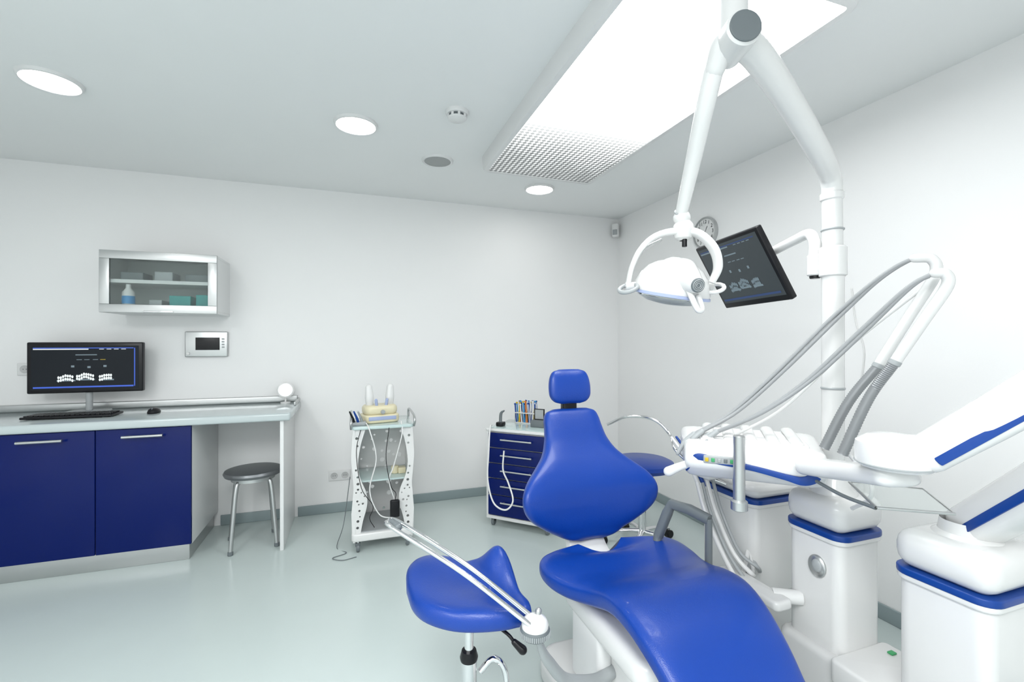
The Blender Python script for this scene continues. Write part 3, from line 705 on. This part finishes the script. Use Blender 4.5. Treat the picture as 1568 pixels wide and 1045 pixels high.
# ------------------------------------------------------------------ delivery arm + tray head
with group('instrument_delivery_unit',(1.3,1.2,.95)):
    la=[V((1.600,.770,.845)),V((1.540,.63,.985)),V((1.44,.40,1.215))]
    lathe('pivot_neck',[(.085,0),(.08,.015),(.06,.03),(.055,.06)],(1.585,.78,.80),(0,0,1),WHITE)
    sweep('lower_arm',la,[(.052,.054)]*3,WHITE,up=(0,0,1),ex=3.2,seg=28,rnd=True)
    t=(la[2]-la[0]).normalized();s=t.cross(V((0,0,1))).normalized();q=s.cross(t)
    sd=-1 if s.x>0 else 1
    sweep('lower_arm_stripe',[la[0].lerp(la[2],.02)+s*sd*.051-q*.018,la[2]+s*sd*.051-q*.018],[(.003,.011)]*2,STRIPE,up=(0,0,1),ex=5,rnd=True)
    ua=[V((1.262,.690,1.090)),V((1.312,.551,1.228)),V((1.385,.37,1.42))]
    sweep('upper_arm',ua,[(.040,.044),(.043,.046),(.045,.048)],WHITE,up=(0,0,1),ex=3.2,seg=28,rnd=True)
    t=(ua[2]-ua[0]).normalized();s=t.cross(V((0,0,1))).normalized();q=s.cross(t);sd=-1 if s.x>0 else 1
    sweep('upper_arm_stripe',[ua[0].lerp(ua[2],.02)+s*sd*.0400-q*.022,ua[2]+s*sd*.045-q*.024],[(.003,.010)]*2,STRIPE,up=(0,0,1),ex=5,rnd=True)
    cyl('elbow',(1.41,.385,1.17),(1.41,.385,1.46),.055,WHITE,seg=32)
    lathe('wrist_disc',[(.0001,-.035),(.07,-.035),(.078,-.028),(.080,.005),(.077,.024),(.055,.040),(.0001,.046)],(1.240,.748,1.080),(0,0,1),WHITE,44)
    sweep('wrist_link',[(1.240,.748,1.085),(1.262,.69,1.090)],[(.05,.036),(.045,.043)],WHITE,up=(0,0,1),ex=3)
    cyl('disc_seam',(1.240,.748,1.052),(1.240,.748,1.056),.0805,LGREY,seg=44)
    sweep('tray_link',[(1.245,.745,1.022),(1.27,.83,1.005),(1.30,.92,.985),(1.33,1.03,.965)],[(.055,.026),(.05,.026),(.045,.026),(.05,.026)],WHITE,up=(0,0,1),ex=3.2,rnd=True,seg=24)
    T.append(frame(1.257,1.184,0,-42))
    w=.20
    prof=[(-.030,.905),(-.05,.93),(-.047,.962),(-.012,.990),(.03,1.0),(.30,1.0),(.325,.985),(.32,.955),(.25,.905),(.05,.880),(.0,.882)]
    P,_=catm([V((p[0],p[1],0)) for p in prof+[prof[0]]],4);P=P[:-1]
    rows=[(-w-.012,.55),(-w-.006,.82),(-w+.006,.95),(-w+.03,1),(-.05,1),(.05,1),(w-.03,1),(w-.006,.95),(w+.006,.82),(w+.012,.55)]
    cy,cz=.14,.945;vs=[];fs=[];n=len(P)
    for x,k in rows:
        for p in P:vs.append(V((x*(1+.12*(p.x/.3)),cy+(p.x-cy)*(.9+.1*k),cz+(p.y-cz)*k)))
    for i in range(len(rows)-1):
        for j in range(n):fs.append((i*n+j,i*n+(j+1)%n,(i+1)*n+(j+1)%n,(i+1)*n+j))
    fs.append(tuple(range(n)));fs.append(tuple((len(rows)-1)*n+j for j in range(n)))
    mk('tray_head_body',vs,fs,WHITE,ang=50)
    box('top_silicone_mat',(-.16,.03,.995),(.17,.28,1.007),WHITEM,.008)
    for k in range(5):
        x=-.135+k*.068;sweep('holder_rib',[(x,.04,1.006),(x,.15,1.012),(x,.27,1.015)],[(.020,.010)]*3,WHITE,up=(0,0,1),rnd=True)
    sweep('front_stripe',[(-.205,-.010,.905),(-.190,-.035,.930),(-.165,-.046,.958),(-.10,-.052,.950),(0,-.052,.938),(.09,-.051,.920),(.135,-.048,.912),(.165,-.045,.925),(.190,-.036,.955),(.203,-.02,.975)],[(.004,.008),(.005,.012),(.006,.012),(.005,.010),(.005,.009),(.005,.010),(.006,.014),(.007,.018),(.007,.014),(.005,.006)],STRIPE,up=(0,0,1),ex=4)
    box('control_strip',(-.150,-.058,.942),(-.03,-.047,.968),LGREY,.004)
    for k,m_ in enumerate((YEL,GRN,LGREY,GREY,GRN,LGREY)):box('control_button',(-.145+k*.019,-.061,.948),(-.134+k*.019,-.056,.961),m_,.002)
    cyl('grip_handle',(-.045,-.10,.835),(-.045,-.10,1.05),.0175,SIL,seg=28);lathe('grip_foot',[(.018,0),(.025,.004),(.025,.03),(.018,.036)],(-.045,-.10,.812),(0,0,1),SIL)
    sweep('grip_bracket',[(-.045,-.095,.828),(-.045,-.04,.84),(-.045,.03,.885)],[(.01,.014)]*3,LGREY,up=(1,0,0),ex=3)
    sweep('side_grip',[(-.17,-.0,.93),(-.22,-.02,.915),(-.262,-.035,.895)],[.016,.014,.017],WHITE,rnd=True)
    T.pop()
    W1=[(1.455,1.084,1.00),(1.49,1.029,1.157),(1.535,.971,1.273),(1.585,.912,1.432),(1.618,.869,1.545),(1.617,.877,1.592),(1.594,.908,1.599),(1.556,.975,1.547),(1.511,1.064,1.44),(1.40,1.187,1.247),(1.291,1.278,1.10),(1.185,1.336,1.024)]
    W2=[(1.43,1.007,1.00),(1.464,.953,1.177),(1.494,.901,1.287),(1.528,.847,1.409),(1.565,.813,1.502),(1.562,.815,1.537),(1.548,.832,1.541),(1.520,.876,1.505),(1.475,.967,1.384),(1.39,1.078,1.225),(1.295,1.186,1.105),(1.21,1.293,1.030)]
    SPR=mat('whip_spring',(.26,.27,.28),.4,metal=.3)
    for k,(W,ofs) in enumerate(((W1,((0,0,0),(-.016,.022,-.012))),(W2,((0,0,0),(-.014,.020,-.014))))):
        Q=[V(p) for p in W]
        sweep('whip_grip',Q[0:3],[.0155,.015,.0145],SPR,n=42,rib=.90,seg=16)
        sweep('whip_tube',Q[2:7],[.0150,.0150,.015,.0145,.013],WHITE,n=8,rnd=True,seg=18)
        cyl('whip_collar',Q[2]-(Q[3]-Q[2]).normalized()*.008,Q[2]+(Q[3]-Q[2]).normalized()*.008,.0165,LGREY)
        for of in ofs:
            C,_=catm([q+V(of)*(1 if i>7 else .5) for i,q in enumerate(Q)],8);sweep('whip_hose',C[6*8:],.0062,HOSE,smoothpath=False)
            e=Q[-1]+V(of);sweep('handpiece',[e,e+V((-.03,.012,-.028)),e+V((-.055,.02,-.07))],[.010,.009,.007],LGREY,rnd=True)
    sweep('thin_hose',[(1.60,.90,1.50),(1.52,1.04,1.34),(1.42,1.20,1.12),(1.30,1.30,1.01)],.005,WHITE)
    sweep('thin_hose',[(1.47,1.02,1.0),(1.50,.98,.93),(1.47,.95,.88),(1.49,1.02,.82)],.006,WHITE)
    vs=[(1.25,.795,.925),(1.385,.705,.925),(1.53,.85,.925),(1.40,.965,.925)]
    mk('glass_tray',[V(v) for v in vs]+[V(v)+V((0,0,.006)) for v in vs],[(0,1,2,3),(4,5,6,7),(0,1,5,4),(1,2,6,5),(2,3,7,6),(3,0,4,7)],GLASS,smooth=False)
    sweep('glass_tray_rim',[V(v)+V((0,0,.003)) for v in vs],.004,SIL,closed=True,smoothpath=False)
    sweep('glass_tray_bracket',[(1.31,1.0,.93),(1.28,.90,.922),(1.255,.80,.925)],.005,GREY)
with group('suction_hose_holder',(1.35,1.65,.8)):
    sweep('swing_loop',[(1.50,1.55,.74),(1.42,1.6,.78),(1.33,1.656,.872),(1.368,1.749,.925),(1.327,1.816,.983),(1.268,1.942,.979),(1.204,2.017,.931)],.007,CHR)
    box('holder_head',(1.36,1.50,.78),(1.50,1.62,.83),WHITE,.015)
    for k,(x,m_) in enumerate(((1.36,WHITE),(1.385,STRIPE),(1.41,WHITE),(1.44,LGREY))):
        sweep('suction_handpiece',[(x,1.56,.76),(x-.02,1.60,.85),(x-.05,1.66,.93)],[.009,.009,.005],m_,rnd=True)
        sweep('suction_hose',[(x,1.56,.76),(x-.01,1.5,.65),(x+.0,1.42,.52),(x+.03,1.36,.42+.02*k),(x+.08,1.40,.44),(1.52,1.45,.5)],.007 if k%2 else .009,LGREY if k%2 else WHITE)
with group('wall_cable',(XR,1.6,1.2)):
    sweep('cable',[(XR-.006,1.66,1.62),(XR-.006,1.64,1.45),(XR-.006,1.60,1.30),(XR-.006,1.62,1.10)],.003,WHITE)
# ------------------------------------------------------------------ world / camera
w=bpy.data.worlds.new('world');sc.world=w;w.use_nodes=True;w.node_tree.nodes['Background'].inputs[0].default_value=(.8,.85,.9,1);w.node_tree.nodes['Background'].inputs[1].default_value=.3
cam=bpy.data.cameras.new('camera');co=bpy.data.objects.new('camera',cam);COL.objects.link(co)
co.location=(0,0,1.35);co.rotation_euler=(math.pi/2,0,-math.atan2(.3272,.945))
cam.lens=36*703/1568;cam.clip_start=.02
sc.camera=co
sc.view_settings.view_transform='Standard'
sc.view_settings.exposure=0
